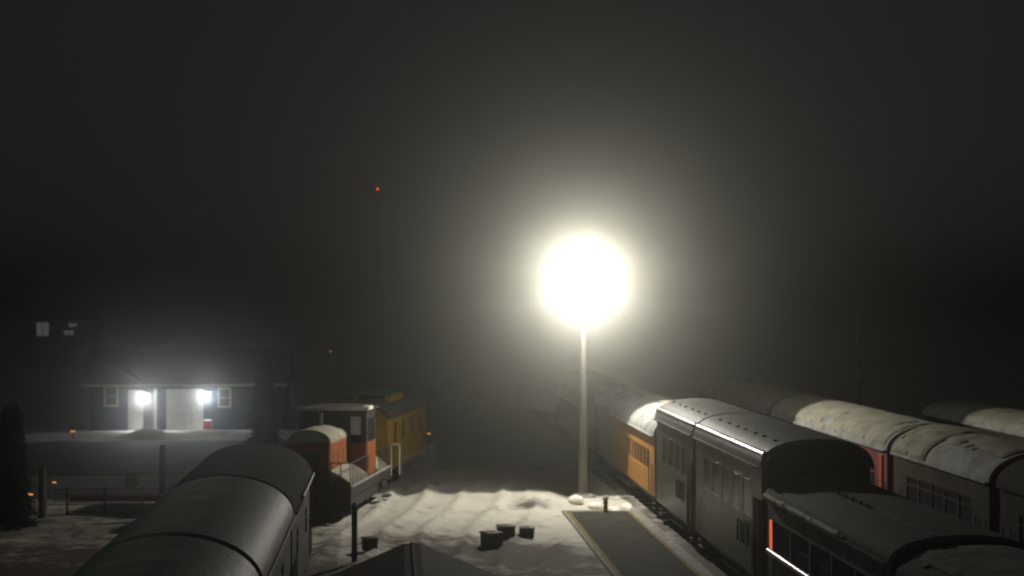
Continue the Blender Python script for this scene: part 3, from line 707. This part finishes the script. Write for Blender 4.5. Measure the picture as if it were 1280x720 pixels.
# distant house on the left
YD = 190.0
dx0, dx1 = on_y(28, 410, YD).x, on_y(112, 410, YD).x
db = thing('distant_house', 'far pale house in the dark at the upper left with dim windows', 'house', ((dx0+dx1)/2, YD, 0)); w2 = (dx1-dx0)/2
MB().box(-w2, w2, 0, 8, -.2, 5.8).build('wall', M['frosty'], db)
b = MB(); b.prism_x([(-.5,5.78),(8.5,5.78),(4,6.7)], -w2-.4, w2+.4); b.build('roof', M['shingle'], db)
for px0, px1, py0, py1 in ((46,61,403,420),(86,96,404,409),(80,92,413,419)):
    a, c = on_y(px0,410,YD).x-(dx0+dx1)/2, on_y(px1,410,YD).x-(dx0+dx1)/2
    z1, z0 = on_y(0,py0,YD).z, on_y(0,py1,YD).z
    w = MB().box(a, c, -.05, -.001, z0, z1).build('window', M['litwin'], db)
    MB().box((a+c)/2-.04, (a+c)/2+.04, -.08, -.05, z0, z1).build('frame', M['white'], w)

# ------------------------------------------------------------ masts and far lamps
tw = on_y(472, 235, 220)
t = thing('radio_mast', 'thin radio mast far off with a single red light at its tip', 'radio mast', (tw.x, 220, 0))
b = MB()
for q in range(3):
    a = q*2*math.pi/3; b.cyl((.8*math.cos(a), .8*math.sin(a), 0), (.15*math.cos(a), .15*math.sin(a), tw.z-.3), .025, .015, 6)
for q in range(12):
    z = q*(tw.z-1)/12; r = .8-.62*z/tw.z
    for s in range(3):
        a, c = s*2*math.pi/3, (s+1)*2*math.pi/3; b.cyl((r*math.cos(a), r*math.sin(a), z), (r*.93*math.cos(c), r*.93*math.sin(c), z+1.5), .012, n=4)
b.build('lattice', M['iron'], t)
MB().lathe([(.055,tw.z-.22),(.06,tw.z-.1),(.04,tw.z),(.001,tw.z+.03)], n=12).build('beacon', M['redlens'], t, smooth=True)
far = on_y(413, 440, 150)
t = thing('street_lamp', 'tiny distant street lamp glowing amber above the locomotive', 'street lamp', (far.x, 150, 0))
MB().cyl((0,0,-.1), (0,0,far.z+.1), .07, .05, 8).build('pole', M['iron'], t)
b = MB(); b.box(-.2,.2,-.15,.05,far.z+.1,far.z+.18,.01); hh = b.build('lamp_head', M['iron'], t); MB().box(-.1,.1,-.12,.0,far.z+.03,far.z+.1,.01).build('lens', M['amber'], hh)
p8 = on_y(1073, 388, 64)
t = thing('utility_pole', 'thin utility pole with a pale tip rising behind the red coaches', 'utility pole', (p8.x+2.6, 72, 0))
p9 = on_y(1073, 388, 72); t.location.x = p9.x
MB().cyl((0,0,-.2), (0,0,p9.z-.5), .11, .08, 10).build('pole', M['bark'], t); MB().cyl((0,0,p9.z-.5), (0,0,p9.z), .035, n=8).build('tip', M['rust'], t)
MB().box(-.3,.3,-.14,-.08,p9.z-3.3,p9.z-3.2,.01).build('crossarm', M['bark'], t)

# ------------------------------------------------------------ trees
def conifer_mesh(h, r, seed, dense=1.0):
    rnd = random.Random(seed); b = MB()
    nl = int(24*dense)
    for q in range(nl):
        z = h*(.08+.9*q/nl); rr = r*(1-z/h)**.8*(.8+.4*rnd.random())
        for s in range(int(9+5*(1-z/h))):
            a = rnd.random()*6.283; L = rr*(.6+.5*rnd.random()); d = Vector((math.cos(a), math.sin(a), -.25-.25*rnd.random()))
            for u in range(9):
                c = Vector((0,0,z))+d*L*(u+1)/9*1.0; w = .09*h/8*(1.4-u/9)*2
                for ss in range(2):
                    o = Vector((rnd.uniform(-1,1), rnd.uniform(-1,1), rnd.uniform(-.7,.2)))*w*1.8; e = Vector((rnd.uniform(-1,1), rnd.uniform(-1,1), rnd.uniform(-1,.4))).normalized()*w*2.0
                    f_ = d.cross(e).normalized()*w*.5; k = len(b.v)
                    b.v += [tuple(c+o-f_), tuple(c+o+f_), tuple(c+o+e+d*w)]; b.f.append((k,k+1,k+2))
    return b
def bare_mesh(h, seed):
    rnd = random.Random(seed); b = MB()
    def br(p, d, L, r, n):
        q = p+d*L; b.cyl(p, q, r, r*.65, 5 if n < 2 else 4)
        if n >= 4: return
        for _ in range(3 if n < 3 else 2):
            nd = (d+Vector((rnd.uniform(-1,1), rnd.uniform(-1,1), rnd.uniform(-.2,.7)))*.75).normalized()
            br(q, nd, L*rnd.uniform(.6,.82), r*.62, n+1)
    for _ in range(3): 
        d = Vector((rnd.uniform(-.4,.4), rnd.uniform(-.4,.4), 1)).normalized(); br(Vector((0,0,h*.3)), d, h*.24, h*.013, 0)
    return b
protos = {}
def tree(kind, label, x, y, h, seed):
    g = 'trees standing in the dark round the yard'
    if kind not in protos:
        t = thing('evergreen_tree' if kind == 'c' else 'bare_tree', label, 'tree', (x, y, 0), seed, g)
        MB().cyl((0,0,-.2), (0,0,8*.9 if kind == 'c' else 8*.32), .16, .04 if kind == 'c' else .13, 10).build('trunk', M['bark'], t)
        (conifer_mesh(8, 2.1, 3, 1.5) if kind == 'c' else bare_mesh(8, 5)).build('crown', M['needle'] if kind == 'c' else M['bark'], t)
        protos[kind] = t
    else:
        t = copy_tree(protos[kind]); t.location = (x, y, 0); t.rotation_euler = (0,0,seed); t['label'] = label
    t.scale = (h/8,)*3
    return t
p = on_y(330, 500, 92); tree('c', 'dark evergreen hiding the right end of the blue garage', p.x, 92, 5.2, 1)
p = on_y(14, 600, 60); tree('c', 'dark evergreen filling the left edge of the picture', p.x, 60, 4.6, 2)
# ------------------------------------------------------------ air
b = MB(); b.box(-850, 850, -70, 1520, -1.3, 30); hz = b.build('haze', None) if False else None
me = bpy.data.meshes.new('haze'); me.from_pydata(b.v, [], b.f); hz = bpy.data.objects.new('haze', me); COL.objects.link(hz); hz['kind'] = 'stuff'
hm = bpy.data.materials.new('haze_air'); hm.use_nodes = True; nt = hm.node_tree; nt.nodes.remove(nt.nodes['Principled BSDF'])
pv = nt.nodes.new('ShaderNodeVolumePrincipled'); pv.inputs['Color'].default_value = (.95,.96,.87,1); pv.inputs['Density'].default_value = .0028; pv.inputs['Anisotropy'].default_value = .96
nt.links.new(pv.outputs[0], nt.nodes['Material Output'].inputs['Volume']); me.materials.append(hm)

# ------------------------------------------------------------ night sky
w = bpy.data.worlds.new('World'); S.world = w; w.use_nodes = True; nt = w.node_tree; bg = nt.nodes['Background']
sk = nt.nodes.new('ShaderNodeTexSky'); sk.sky_type = 'NISHITA'; sk.sun_disc = False; sk.sun_elevation = R(12); sk.sun_rotation = R(200)
hsv = nt.nodes.new('ShaderNodeHueSaturation'); hsv.inputs['Saturation'].default_value = .12
mx = nt.nodes.new('ShaderNodeMix'); mx.data_type = 'RGBA'; mx.inputs[0].default_value = .9
nt.links.new(sk.outputs[0], hsv.inputs['Color']); nt.links.new(hsv.outputs[0], mx.inputs[6]); mx.inputs[7].default_value = (2.1,1.92,1.88,1)
nt.links.new(mx.outputs[2], bg.inputs[0]); bg.inputs[1].default_value = .0054

S.view_settings.view_transform = 'Standard'; S.view_settings.look = 'None'; S.view_settings.exposure = 0; S.view_settings.gamma = 1
S.cycles.volume_bounces = 0
S.cycles.pixel_filter_type = 'GAUSSIAN' if hasattr(S.cycles, 'pixel_filter_type') else None
S.cycles.filter_width = 2.2
